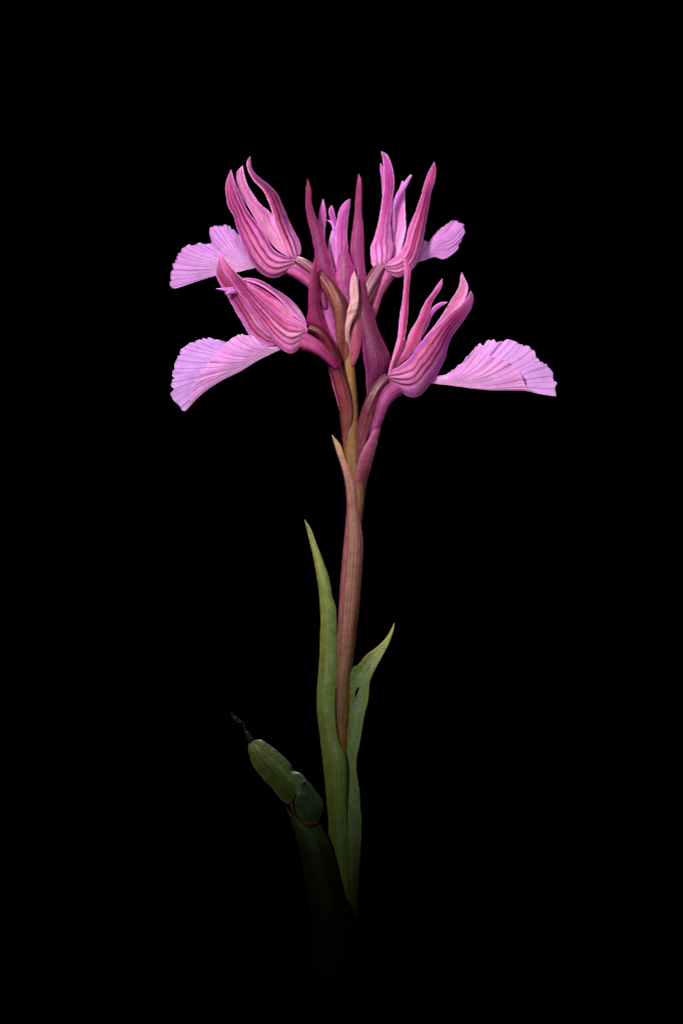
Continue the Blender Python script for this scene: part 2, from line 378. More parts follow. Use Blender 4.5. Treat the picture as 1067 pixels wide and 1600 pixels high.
f1 = flower([(462, 405, -14), (480, 415, -10), (499, 431, -4), (516, 451, 2), (528, 474, 6), (534, 505, 6), (537, 540, 4), (542, 575, 0)], [6, 8.5, 10.5, 11.5, 11, 10.5, 9, 6],
            base=(150, 84, 70), bands=[(.0, .22, (190, 110, 140), .9)], stripes=3, scol=(100, 40, 45), twist=2.2, ribs=.07)
blade('sepal', f1, [(461, 412), (454, 420), (445, 427), (434.5, 432.5), (424, 433.6), (413.5, 430), (403, 422.4), (393.8, 410.6), (384.6, 393.5), (376.7, 372.5), (370, 354), (365.6, 338.4), (358.4, 325.3), (354.4, 312), (352.5, 295), (354.4, 282), (361, 265)],
      [(461, 404), (449, 401.5), (437, 397), (425.3, 387), (418.7, 375), (411, 362), (403, 350), (395, 339.7), (384.6, 325.3), (376.7, 308), (370.2, 292.5), (365, 278), (361.4, 265)],
      d=[-16, -12, -14, -18, -22, -26], cup=[.3, .38, .42, .36, .3, .2], base=(216, 112, 168), edge=(196, 84, 156), root=(240, 142, 188), tip=(206, 104, 160), veins=[(.14, .75), .38, .62, (.88, .8)], vw=1.2,
      bands=[(.5, .11, (198, 58, 100), .75), (.26, .07, (204, 80, 140), .5), (.76, .08, (224, 128, 190), .5), (.03, .08, (206, 110, 190), .6)], nu=70, skew=.15)
blade('petal', f1, [(452, 402), (438, 394), (424, 380), (412, 363), (403, 349), (395, 335.8), (388.6, 324), (380.7, 313.5), (375.4, 301.7), (371.5, 290), (370, 278), (370.8, 267.6), (379.5, 258.5)],
      [(456, 402), (450, 388), (440, 366), (431, 350), (426, 337), (421.4, 331), (410.9, 322.7), (400.4, 311), (391, 296.4), (384.6, 282), (380.7, 267.6), (379.8, 258.5)],
      d=[-22, -32, -38, -38, -36, -34], dr=[-26, -40, -44, -38, -34, -33], cup=[-.1, -.22, -.28, -.3, -.3, -.2], base=(226, 140, 190), edge=(214, 116, 176), root=(232, 168, 188), tip=(196, 96, 150), veins=[(.22, .5), (.4, .55), (.58, .5), (.75, .45)], vw=.8, vcol=(176, 84, 130), vs=.7,
      bands=[(.4, .2, (234, 190, 190), .55), (.85, .08, (244, 190, 220), .5), (.7, .05, (196, 90, 150), .5)])
blade('sepal', f1, [(458, 403), (451.5, 400), (443.7, 388), (437, 371), (430.6, 351.5), (426, 335.8), (422.7, 322.7), (417.4, 309.6), (410.9, 297.7), (404.3, 290.5), (396.4, 282), (389.9, 271.5), (386.6, 262), (386, 253), (390.8, 244.6)],
      [(463.4, 403.5), (469.3, 397), (469.7, 388.3), (467.3, 376.5), (460.7, 363.4), (452.9, 347.6), (445, 330.6), (438.4, 314.8), (433, 303), (425.3, 293.8), (416, 286), (405.6, 278), (397.7, 270), (393, 261), (391.8, 251.8), (391.2, 244.6)],
      d=[-14, -16, -20, -22, -26, -30], dr=[-18, -36, -46, -44, -36, -30], cup=[.3, .34, .34, .3, .2, .2], base=(222, 112, 164), edge=(190, 76, 150), root=(246, 150, 190), tip=(220, 124, 172), veins=[(.16, .5), .42, (.66, .9)], vw=1.1,
      bands=[(.34, .12, (206, 56, 100), .7), (.82, .16, (146, 44, 134), .75), (.06, .07, (248, 176, 204), .6)], nu=60)  # dark magenta band on the right paints the side turned from the key
tube('column', f1, [(452, 396, -34), (444, 380, -36), (438, 364, -36), (434, 354, -35)], [6, 6, 5, 2], base=(206, 168, 150), nv=30, nu=20, mat='sepal_tissue')
tube('spur', f1, [(446, 418, -22), (462, 424, -20), (478, 434, -14), (492, 447, -8), (503, 466, -3), (510, 485, -1)], [10, 10.5, 10, 8.5, 7.5, 4], base=(196, 100, 144), tip=(140, 50, 92), nv=60, stripes=5, scol=(124, 34, 76), ribs=.02, mat='sepal_tissue')
lip(f1, [(402, 417), (384, 421.5), (370, 425), (337, 430.7), (316, 437), (295, 444), (275.5, 450.6)],
    [([(400, 414), (398, 402), (388, 386), (377, 372), (372.5, 366), (364, 359), (357, 353), (351, 351.5), (346, 354), (338.7, 353), (331.7, 354), (327.4, 362), (329, 370), (330, 381.5), (316, 380), (308, 380.5), (303.6, 384), (293.7, 383), (287, 388), (281.8, 394), (277.5, 399.5), (275.5, 407.5),
       (271, 413), (270.4, 422.5), (266.7, 430), (267.7, 437), (265.6, 443), (268.4, 449.5), (275.5, 450.8)], -.25, .18)], d0=-34, d1=-22, nveins=(26,), n=(200,), pleat=.6, gp=1.8, fpow=(.75,), base=(208, 146, 216))

# ---- upper right flower (behind)
f3 = flower([(597, 413, -26), (587, 430, -24), (577, 450, -20), (567, 474, -14), (558, 505, -8), (550, 545, -4), (547, 580, -4)], [8.5, 11, 11.5, 11.5, 11, 9, 6],
            base=(158, 96, 112), bands=[(.0, .15, (196, 120, 156), .8)], stripes=4, scol=(104, 48, 70), twist=1.0, ribs=.06)
lip(f3, [(648, 411), (662.5, 406.5), (679, 401.5), (692, 405), (706, 397.5), (716, 388)],
    [([(648, 404), (655, 390), (661, 375), (668, 379), (679, 368), (692.5, 354), (705.6, 345.5), (713, 345), (716.8, 348.7), (724.3, 349.6), (723.4, 355), (726, 362), (723.5, 368), (719.6, 377), (716, 382), (716, 388.4)], -.2, .12)],
    d0=-46, d1=-60, nveins=(14,), n=(110,), pleat=1.0, fpow=(.7,), base=(204, 136, 208), inner=(200, 134, 206), vcol=(184, 112, 192), gp=1.25)
blade('petal', f3, [(604, 412), (611, 396), (612.8, 372), (613, 350), (615.6, 326), (620, 306), (626, 288), (628.5, 281.8)],
      [(612, 408), (623, 397.5), (630.6, 376), (634, 354), (633.4, 337.5), (632.5, 313), (631.5, 290), (629, 281.8)], d=[-32, -44, -48, -46, -44], cup=[-.1, -.2, -.2, -.15, 0.1],
      base=(232, 158, 196), root=(238, 190, 190), tip=(212, 130, 196), veins=[(.3, .4), (.5, .5), (.7, .4)], vw=.8, vcol=(190, 100, 150), vs=.6, nu=36)
blade('petal', f3, [(611, 380), (612, 350), (612.5, 326), (618, 306), (629, 288), (641, 272.5)], [(616, 380), (617, 350), (617, 328), (623, 310), (633.5, 294), (644, 273.5)], d=[-46, -42, -38, -36, -36], cup=.35, base=(204, 124, 200), tip=(210, 140, 210), nu=20, nv=70, vs=.3)
blade('petal', f3, [(598, 330), (597, 300), (596, 280), (594, 266), (594, 255)], [(606, 330), (606, 300), (604, 280), (600, 264), (594.6, 255)], d=-40, cup=.1, base=(196, 100, 176), nu=24, nv=60)
blade('sepal', f3, [(598, 417), (583, 416), (580, 403), (579, 388), (583.7, 375), (590, 352.5), (595, 324), (598.7, 300), (599.5, 281), (599, 262), (597.5, 246), (595, 236.3)],
      [(601, 415), (606, 410), (611, 401), (612.8, 388), (610.5, 367.5), (610.5, 345), (612, 318.7), (614.7, 296), (615.3, 276), (612, 258.7), (604.6, 242), (595.6, 236)],
      d=[-22, -30, -34, -34, -34, -36], cup=[.3, .42, .36, .3, .25, .1], base=(216, 104, 172), edge=(226, 134, 188), root=(226, 122, 184), tip=(194, 92, 168), veins=[(.28, .7), (.5, .8), (.74, .8)], vw=1.0, vcol=(140, 20, 100), bands=[(.47, .17, (190, 64, 146), .6)], rim=.95)
blade('sepal', f3, [(600, 415.5), (607, 408.7), (616, 403), (624, 396), (632.5, 380.6), (637, 360), (642, 347), (651, 326), (658.7, 303.7), (664.3, 281), (670, 268), (678, 253)],
      [(600, 418), (608, 427.4), (619, 433), (629, 432), (640, 425.6), (649.3, 414), (655, 399), (660.6, 375), (664.3, 352.5), (669, 328), (673.7, 300), (679.3, 281), (680.8, 264.4), (678.6, 253)],
      d=[-20, -18, -24, -30, -34, -38], cup=[.3, .42, .42, .36, .3, .15], base=(216, 108, 166), edge=(202, 92, 166), root=(226, 118, 176), tip=(186, 84, 148), veins=[(.2, .5), .42, (.58, .8), (.78, .8)], vw=1.1,
      bands=[(.5, .12, (196, 66, 110), .7), (.3, .08, (206, 90, 120), .4)], nu=60)
tube('spur', f3, [(610, 424, -30), (601, 437, -32), (592, 455, -30), (585, 478, -26), (580, 502, -20)], [11, 10, 8, 7.5, 5], base=(206, 112, 150), tip=(170, 80, 114), nv=50, stripes=5, scol=(124, 34, 76), ribs=.02, mat='sepal_tissue')

# ---- buds in the middle (behind the bracts)
bud = tube('flower_bud', orchid, [(538, 500, -14), (536, 460, -20), (534, 420, -26), (532, 392, -28)], [8, 12, 9, 3], base=(168, 70, 130), nv=40, mat='bract_tissue')
blade('sepal', bud, [(500, 420), (498, 390), (497, 360), (498, 344), (500, 327), (504.6, 311)], [(512, 420), (510, 390), (507.6, 364), (509.3, 345), (509, 330), (505.4, 311)], d=[-34, -46, -50, -50], cup=.3, base=(192, 92, 156), tip=(204, 116, 176), edge=(206, 120, 186), veins=[(.5, .4)], nu=28, nv=70)
blade('sepal', bud, [(518, 420), (520, 390), (520, 362), (517, 346), (513.7, 329), (517.5, 321)], [(528, 420), (528, 390), (527.5, 364), (525.7, 346), (522.5, 333), (519, 321)], d=[-34, -46, -48, -46], cup=.3, base=(180, 84, 150), tip=(188, 88, 160), nu=28, nv=70)
blade('petal', bud, [(527, 384), (522.5, 370), (520.5, 358), (516.5, 349), (510.8, 344)], [(531, 382), (526, 368), (524, 355), (518.5, 346), (511.6, 343.6)], d=[-44, -42, -40, -40], cup=.3, base=(206, 128, 206), nu=18, nv=50)
blade('petal', bud, [(528, 436), (518, 412), (513, 394), (513.5, 380), (518.5, 360)], [(538, 436), (534, 412), (531, 394), (528, 380), (520, 359)], d=[-30, -38, -42, -44], cup=.15, base=(204, 130, 196), root=(220, 156, 206), veins=[(.3, .35), (.55, .35)], vw=.8, nu=32, nv=70)
blade('sepal', bud, [(536, 482), (528, 450), (524, 424), (524, 395), (524.6, 371.5), (526.5, 346), (531, 327), (539, 315.5), (547.2, 310.4)], [(549, 482), (549, 450), (546, 424), (544, 395), (542.6, 371.5), (543, 349), (545.6, 327), (547.6, 310.6)],
      d=[-12, -24, -30, -34, -36], cup=.34, base=(178, 78, 150), edge=(212, 128, 186), root=(160, 60, 124), tip=(190, 96, 166), veins=[(.5, .9), (.28, .4), (.72, .4)], vw=1.1, vcol=(140, 40, 110), nu=40)

# ---- bracts behind and in the middle
BR = dict(mat='bract_tissue', parent=orchid)
def bract(L, R, **kw):
    a = dict(mat='bract_tissue', base=(150, 46, 104), edge=(172, 64, 124), root=(134, 52, 84), tip=(160, 62, 100), veins=[(.3, .5), (.5, .7), (.7, .5)], vcol=(100, 20, 60), vw=1.0, vs=.7, nu=44, streak=.09, rim=.4, rimc=(206, 110, 156))
    a.update(kw); return blade('bract', orchid, L, R, **a)
bract([(548, 510), (552, 470), (553, 430), (549.6, 412), (547, 395), (549.6, 368), (553.6, 336.5), (555, 312.6), (558, 284), (560.2, 271.2)],
      [(566, 510), (571, 470), (572, 437), (570, 419), (568.7, 395), (568, 363.6), (565, 333), (565, 308), (564.4, 281), (560.8, 271.2)], d=[-10, -20, -26, -28, -28], cup=.32, base=(162, 58, 120), tip=(180, 84, 116), edge=(184, 84, 138))
bract([(532, 510), (519, 470), (505, 440), (494, 413), (492, 395), (488, 371.5), (482, 349), (478, 323.7), (478.4, 292), (480.6, 280)],
      [(543, 505), (534, 466), (527, 438.5), (520, 413), (513.7, 395.4), (507, 371.5), (501, 355.6), (493.8, 339.7), (487.4, 319), (485.9, 295), (481.2, 280)], d=[-6, -14, -18, -20, -18], cup=.28, base=(148, 44, 108), tip=(146, 52, 82), edge=(170, 60, 120),
      bands=[(.5, .2, (150, 66, 120), .5), (.9, .06, (190, 80, 110), .4)])
bract([(540, 510), (534.5, 472), (529.7, 451), (525, 433.7), (528, 413), (534.5, 392), (539.7, 374.7)], [(550, 510), (550, 480), (553, 450), (555, 424), (550, 411), (544, 392), (540.4, 374.7)], d=[0, -8, -14, -18], cup=.3, base=(170, 66, 132), edge=(200, 100, 150), tip=(176, 74, 130),
      bands=[(.12, .08, (210, 130, 180), .4)])
# bract of the upper left flower, lilac edge between ovary and the front bract
bract([(530, 560), (520, 536), (509, 508), (502, 486), (497, 462), (497, 440)], [(536, 560), (529, 536), (524, 510), (520, 486), (512, 462), (498, 440)], d=[4, 0, -4, -8], cup=.2, base=(190, 104, 160), edge=(208, 134, 190), root=(176, 84, 130), tip=(180, 90, 150), veins=())
# bract sheathing the upper right ovary, close to the stem
bract([(549, 572), (548.5, 552), (547.5, 535), (548, 515), (552, 490), (556, 462), (558, 440)], [(553, 571), (559.5, 558.6), (563.7, 540), (565, 518), (566, 490), (565, 462), (559, 440)], d=[10, 8, 4, 0, -4], cup=.32, base=(160, 76, 92), edge=(190, 98, 122), root=(170, 86, 92), tip=(140, 54, 84), veins=[(.5, .4)])
# withered pale bract tip in front
b = bract([(541, 560), (538, 530), (538.4, 516), (541, 501), (543.5, 484), (547, 471), (546.4, 450.6), (548.6, 433.7), (553.4, 423.6)], [(549, 560), (546, 530), (546, 517), (549.5, 504.6), (556, 491), (559.5, 474), (560, 454), (557.8, 435.4), (553.9, 423.6)],
          d=[4, 12, 15, 12, 8], mat='sepal_tissue', cup=[.1, .2, .4, .45, .4], base=(220, 192, 160), edge=(232, 196, 182), root=(132, 104, 48), tip=(242, 176, 192), tip_at=.6, veins=(), vcol=(200, 130, 130), bands=[(.3, .15, (214, 170, 130), .6)], relief=1.6, spots=[(551, 487, 7, 3, -20, (158, 112, 90), .6)])
b['label'] = 'pale withered bract tip'

# ---- lower right flower
# its purple bract
bract([(562, 700), (566, 650), (573, 619), (572, 602), (570.5, 577), (567, 552), (565.4, 528), (563.7, 504.6), (561, 481), (560.4, 450.6), (559.6, 428.5)],
      [(570, 700), (575, 650), (586, 614), (600, 596), (609, 575), (610, 560), (603.4, 543.4), (593, 521.5), (584.8, 496), (576.4, 471), (568, 440.5), (560, 428.5)], d=[2, -2, 2, 4, 4, 0, -4], dr=[-2, -10, -12, -6, -2, -4, -4], cup=[.2, .3, .42, .42, .34, .3], pw=2.4,
      base=(124, 48, 92), edge=(140, 58, 108), root=(112, 40, 84), tip=(128, 34, 72), veins=[(.14, .6), (.36, .6), (.55, .9), (.78, .6)], vcol=(72, 20, 52), bands=[(.45, .2, (138, 72, 84), .5), (.85, .1, (140, 92, 72), .5)], nu=56)
f4 = flower([(606, 588, 10), (596, 598, 10), (584, 618, 9), (575, 645, 7), (569, 675, 5), (565, 702, 3), (561, 732, 1)], [6, 9.5, 11, 11.5, 11, 10, 7], base=(134, 62, 76), tip=(140, 72, 74), bands=[(.0, .1, (170, 90, 130), .7)], stripes=3, scol=(92, 36, 56), twist=1.5, ribs=.08)
tube('spur', f4, [(628, 602, -6), (611, 613, 10), (600, 629, 20), (593, 648, 19), (587, 668, 15), (580, 694, 9)], [14, 12.5, 10, 8, 7.5, 5], base=(182, 94, 136), tip=(130, 62, 98), nv=60, stripes=5, scol=(124, 34, 84), ribs=.02, mat='sepal_tissue')
bract([(562, 772), (556.5, 748), (558.5, 727), (563, 711), (572, 692.5), (583.5, 672), (594, 658)], [(570, 772), (573.6, 749), (577, 738.5), (585, 710), (590, 688), (594, 672), (595, 658)], d=[2, 13, 17, 20, 21, 20], dr=[-6, -1, 8, 13, 16, 18], cup=[.1, .25, .3, .3], base=(172, 108, 116), edge=(192, 124, 144), root=(166, 112, 86), tip=(180, 104, 142), veins=[(.45, .3)], nv=80, bow=None)
lip(f4, [(664, 596), (682, 599), (699.5, 601), (739, 606.6), (768, 609.5), (798, 610), (823.5, 611), (847, 616.4), (868.5, 619.3)],
    [([(667, 589), (682, 588), (697, 586), (711, 578), (724, 567), (735, 559), (745, 555.5), (752, 554.6), (763, 556), (780, 560), (796, 566), (808, 575), (815, 587), (818.5, 597), (823, 605), (832, 611), (848, 616), (868.5, 619.3)], .10, .10),
     ([(667, 588), (682, 587.5), (693, 586), (709, 577), (723, 565), (735, 551.5), (748.7, 538), (753.6, 538.7), (763, 532), (770, 531), (777, 534.8), (784, 533), (791, 531.4), (805.8, 533.8), (812.7, 538.7), (823.5, 540.7), (833, 547.6), (837, 556), (844, 565), (853, 570), (860, 578), (864, 585), (863, 592), (870, 598.7), (867, 604.6), (868.8, 619)], -.5, -.06)],
    d0=-8, d1=22, nveins=(15, 22), n=(140, 190), pleat=.6, gp=2.3, base=(214, 160, 224), inner=(230, 176, 222))
blade('petal', f4, [(612, 572), (630, 556), (656, 535), (667.5, 522.5), (678.7, 508.4), (690, 493), (701, 474.7), (711, 459), (717.4, 445), (718.8, 432.5), (721, 425.5)],
      [(616, 580), (640, 566), (666, 542), (684, 520), (698, 502), (710, 487), (720, 477), (727, 466), (731, 453.6), (730, 443.7), (726.5, 436.7), (721.5, 425.5)], d=[2, -6, -10, -12, -12, -10], cup=[-.1, -.2, -.25, -.25, -.1], base=(226, 152, 184), edge=(222, 150, 196), root=(226, 150, 180), tip=(230, 156, 190),
      bands=[(.5, .2, (214, 150, 140), .6)], veins=[(.35, .5), (.6, .5)], vw=.9, vcol=(184, 90, 110), nu=40)
blade('petal', f4, [(646, 530), (662, 505), (669, 490), (677, 479.5), (687, 473), (698, 471.3)], [(654, 534), (668, 510), (674, 495), (681, 485), (690, 478.5), (698.6, 473)], d=[-4, -8, -8, -6, -4], cup=.35, base=(196, 100, 172), tip=(190, 98, 176), nu=20, nv=70)
blade('sepal', f4, [(607, 586), (614, 570), (625.3, 549), (633.7, 532), (645, 511), (653.4, 497), (659, 483), (666, 469), (674.5, 458), (683, 445), (690.4, 435.3)],
      [(609, 588), (620, 572), (636, 560), (648, 546), (655, 538), (658.3, 526.7), (661.9, 511), (669, 497), (671.7, 486), (674.5, 473), (681.5, 462), (687, 453.6), (691, 443.7), (690.9, 435.3)],
      d=[8, 4, 0, -2, -4, -4], cup=.3, base=(210, 104, 148), edge=(184, 90, 160), root=(240, 152, 172), tip=(196, 108, 180), veins=[(.3, .7), (.48, .9), (.66, .9), (.82, .5)], vcol=(160, 36, 80), vw=.95, bands=[(.55, .2, (214, 84, 104), .6)], nu=44)
blade('sepal', f4, [(605, 590), (608.4, 574.5), (614, 553.4), (621, 526.7), (624.6, 494), (628.8, 466), (631.4, 440), (631.4, 420), (630, 408), (624.4, 398.6)],
      [(610, 588), (616, 568), (624, 551), (631, 533.7), (635, 511), (637.7, 483), (638.4, 459), (640.3, 438), (641, 424), (638, 412.4), (631, 401.5), (625, 398.2)], d=[12, 12, 8, 2, -2, -4, -6], cup=.38, base=(202, 104, 146), edge=(200, 120, 176), root=(214, 116, 170), tip=(214, 120, 160), veins=[(.5, .6), (.68, .9), (.85, .7)], vcol=(164, 36, 66), vw=1.0,
      bands=[(.72, .18, (196, 60, 84), .8), (.2, .15, (186, 118, 166), .5)], nu=36, spots=[(630.5, 530, 1.3, 1.5, 0, (250, 220, 190), 1)])
blade('sepal', f4, [(606, 588), (607, 583), (615.5, 577), (628, 570), (639.4, 560.4), (649, 546), (659, 533.7), (673, 518), (687, 505.6), (704, 488.7), (719.5, 476), (729, 465), (735, 453.8)],
      [(606, 593), (610, 598), (621, 608), (632.3, 616.7), (643.6, 620.9), (652, 619.5), (661.9, 612.4), (671.7, 599.8), (680, 588.5), (687, 576), (695.6, 557.6), (699.8, 540.7), (705.4, 526.7), (718, 508), (728, 494), (735, 483), (738.5, 472), (739, 463.4), (735.5, 453.8)],
      d=[12, 14, 14, 12, 8, 4], dr=[10, 4, 0, -2, 0, 2], cup=[.3, .42, .44, .38, .3, .2], base=(206, 104, 160), edge=(186, 76, 156), root=(240, 142, 182), tip=(176, 84, 146), veins=[(.13, .5), .3, .48, .64], vw=1.2,
      bands=[(.22, .06, (186, 100, 96), .75), (.4, .07, (196, 80, 120), .5), (.56, .07, (206, 90, 140), .45), (.9, .12, (172, 58, 150), .7), (.06, .05, (176, 84, 170), .6)], nu=72, skew=.1)  # dark band near the right edge puts the shaded flank into the colour

# ---- lower left flower (nearest)
f2 = flower([(482, 511, 26), (497, 517, 27), (510, 534, 25), (519, 555, 21), (525, 577, 17), (533, 601, 12), (541, 633, 6), (544, 690, 2), (546, 742, -1)], [6.5, 9, 10, 11, 11.5, 11.5, 9, 7, 3], base=(122, 30, 50), rounded=.02, tip=(156, 104, 78), bands=[(.2, .2, (98, 16, 40), .6), (.45, .14, (164, 76, 88), .8)], stripes=3, scol=(84, 14, 36), twist=1.2, ribs=.06)
# the bract behind it
bract([(538, 690), (534, 657), (526, 626), (519, 602), (511, 570), (497, 540), (484, 520), (478.5, 503), (482, 484), (482, 455.6), (485, 430), (491.6, 402)], [(542, 690), (540, 655), (538, 620), (536, 590), (532, 560), (523, 535), (512, 514.7), (502, 489.4), (498, 459), (495.4, 425), (492.3, 402)],
      d=[8, 4, 0, -2, 6, 14, 18, 18], dr=[8, 8, 6, 4, 6, 10, 14, 18], cup=[.1, .1, .1, .15, .3, .35, .34, .3], base=(140, 36, 92), edge=(156, 44, 106), root=(255, 190, 205), tip=(150, 36, 90), veins=[(.32, .5), (.52, .8), (.74, .5)], vcol=(92, 14, 50), bands=[(.5, .14, (150, 70, 74), .5)], nu=48, nv=150)
tube('spur', f2, [(458, 530, 16), (478, 535, 27), (495, 543, 36), (509, 555, 33), (520, 567, 29), (528, 577, 25)], [15, 14, 12, 9.5, 7.5, 4.5], base=(188, 86, 128), tip=(150, 38, 88), nv=60, stripes=5, scol=(124, 34, 76), ribs=.02, mat='sepal_tissue')
blade('sepal', f2, [(440, 532), (428, 539), (415.5, 540.5), (405, 535), (393, 527), (385.5, 516.5), (376.5, 500), (366, 482), (357, 465.5), (349.5, 453.5), (341, 438.5), (337.5, 425), (339, 414), (345, 400)],
      [(446, 520), (438, 520), (430, 514), (420, 502), (408, 486), (398, 472), (388, 458), (378, 446), (368, 434), (358, 424), (352, 415), (347, 400)],
      d=[30, 30, 30, 32, 34, 34, 30], cup=[.1, .15, .2, .22, .2, .2], base=(178, 82, 122), edge=(196, 96, 166), root=(172, 76, 104), tip=(176, 84, 136), veins=[(.26, .95), (.44, .9), (.6, .6)], vcol=(112, 18, 60), vw=1.3, bands=[(.36, .1, (172, 84, 84), .6)], nu=56)
blade('petal', f2, [(366, 458), (352, 455.5), (345, 453), (337.8, 451.6)], [(370, 449), (353, 449.5), (345, 450), (337.8, 450.6)], d=[34, 42, 44, 44], cup=.3, base=(212, 134, 200), nu=18, nv=40)
blade('petal', f2, [(371, 459), (362, 458.5), (357, 460.5), (352.4, 460.2)], [(369, 452), (360, 452.5), (355, 455.5), (351.8, 457.6)], d=[38, 46, 47, 46], cup=.35, base=(208, 124, 184), nu=18, nv=40)
# hood: upper sepal with its pale front rim
blade('sepal', f2, [(479, 509), (470, 502), (457, 492), (446, 478), (434, 465), (420, 454), (403, 444), (390, 440), (379, 436)], [(480, 507), (476, 497), (468, 483.5), (456, 470), (442.5, 459.5), (427.5, 450.5), (414, 441.5), (400.5, 436), (387, 434.2), (378.4, 434.8)],
      d=[28, 34, 38, 38, 36, 32], dr=[24, 16, 12, 14, 20, 30], cup=[.15, .22, .26, .26, .2], base=(214, 104, 162), edge=(222, 134, 184), root=(206, 116, 182), tip=(216, 116, 166), veins=[(.4, .4)], vw=1.0, bands=[(.1, .1, (236, 160, 200), .6)])
blade('petal', f2, [(476, 510), (462, 505), (444, 494), (424, 478), (404, 460), (384, 440)], [(478, 505), (468, 488), (452, 472), (434, 458), (410, 444), (385, 437)], d=[24, 24, 24, 26, 30], cup=-.06, base=(204, 70, 132), edge=(204, 80, 140), root=(214, 120, 160), tip=(206, 90, 150), veins=[(.4, .4), (.7, .3)], nu=36)
blade('petal', f2, [(478, 514), (457, 510), (440, 503), (424, 490), (407, 474), (394, 460), (384, 447)], [(479, 509), (472, 502), (453, 488), (433.5, 473), (414, 461), (399, 450.5), (386, 443)], d=[30, 30, 32, 34, 34], dr=[26, 24, 26, 28, 30], cup=.22, base=(216, 110, 164), edge=(228, 140, 180), root=(222, 120, 180), tip=(212, 108, 160), veins=[(.3, .7), (.55, .6)], vcol=(150, 30, 96), vw=1.1, bands=[(.75, .12, (216, 130, 130), .6)], nu=40)
lip(f2, [(446, 542), (436, 546.5), (424, 552), (402.5, 562.7), (374, 580.5), (352.6, 591), (331, 603.7), (315, 616), (301, 630), (290, 642.3)],
    [([(440, 534), (431, 536.5), (421, 541), (415, 540.5), (409, 534), (404, 529.5), (396, 524.5), (390, 525), (384.6, 523.6), (375.7, 522.6), (365, 527), (356, 534), (347, 545), (334.8, 557), (326, 566), (320.5, 575), (313, 582), (311.6, 589), (306.8, 594), (305.8, 603.7), (301, 609), (297.5, 622), (296, 630), (290, 642.3)], .10, .12),
     ([(440, 536), (425, 538), (410, 534), (395, 530), (380, 529), (366, 533), (354, 534.8), (340, 530.7), (326.8, 528.5), (310, 531.6), (295.6, 537.8), (285, 544), (280, 555.6), (274.4, 564.5), (273, 575), (269, 584), (271.4, 591), (267.5, 601), (270.7, 608), (267.5, 617), (272.5, 626.8), (279.6, 633), (285, 641.6), (290.5, 642.3)], -.5, -.05)],
    d0=22, d1=46, nveins=(18, 24), n=(150, 190), pleat=.6, gp=2.3, base=(212, 160, 229), inner=(232, 178, 222))
blade('sepal', f2, [(480, 519.5), (472.4, 534.5), (468, 543.4), (462, 549.4), (454.5, 552.4), (444, 548), (433.5, 539), (423, 525.5), (411, 509), (399, 492.5), (388.5, 476), (375, 459.5), (363, 441.5), (352.5, 428), (345.7, 414.5), (345, 404), (346, 398)],
      [(481, 512), (470, 510.5), (457.5, 506), (442.5, 498.5), (427.5, 485), (411, 470), (396, 455), (385.5, 444.5), (378, 434.5), (370.5, 428), (363, 419), (354, 408.5), (346.6, 398)],
      d=[28, 34, 36, 40, 42, 40], dr=[28, 32, 36, 38, 40, 40], cup=[.25, .36, .42, .36, .3, .2], base=(220, 110, 160), edge=(224, 118, 178), root=(244, 150, 186), tip=(224, 130, 176), veins=[(.3, .9), .5, (.7, .9), (.9, .5)], vw=1.15, bands=[(.78, .12, (184, 84, 78), .75), (.42, .09, (200, 74, 110), .55), (.1, .12, (228, 110, 184), .5)], nu=72)
# front bract sheath round the upper left ovary

# ---- stem sheath (upper clasping leaf)
blade('sheath', orchid, [(532, 1240), (530, 1190), (525, 1120), (527, 1000), (529, 959), (532, 907), (537, 851.5), (541.6, 804), (542, 785.5), (539.5, 755), (532, 725.7), (524.7, 703), (518.4, 679.5)],
      [(543, 1240), (542, 1190), (543, 1120), (555.6, 1000), (561, 948), (565, 897), (567, 855.6), (565, 831), (558.7, 789.6), (555, 757), (548.5, 738), (540, 717.4), (532, 695), (519, 679.5)],
      d=[3, 3, 3, 3, 3, 4, 8, 6], dr=[3, 3, 3, 4, 5, 8, 10, 6], cup=[.42, .42, .42, .42, .4, .36, .3, .2], mat='stem_tissue', base=(160, 114, 98), edge=(158, 100, 94), root=(96, 110, 44), tip_at=.89, tip=(166, 140, 96), veins=[(.22, .8), (.4, .4), (.55, .7), (.7, .4), (.84, .8)], vcol=(104, 62, 30), vw=1.1, vs=.85, bands=[(.05, .1, (150, 60, 116), .85)], nu=64, nv=220, relief=.7, streak=.13, thick=1.8, vfade=.9, pw=2.3,
      spots=[(540, 965, 2.5, 2, 0, (176, 130, 110), .6), (539.5, 980, 3, 2, 0, (180, 130, 116), .6)])

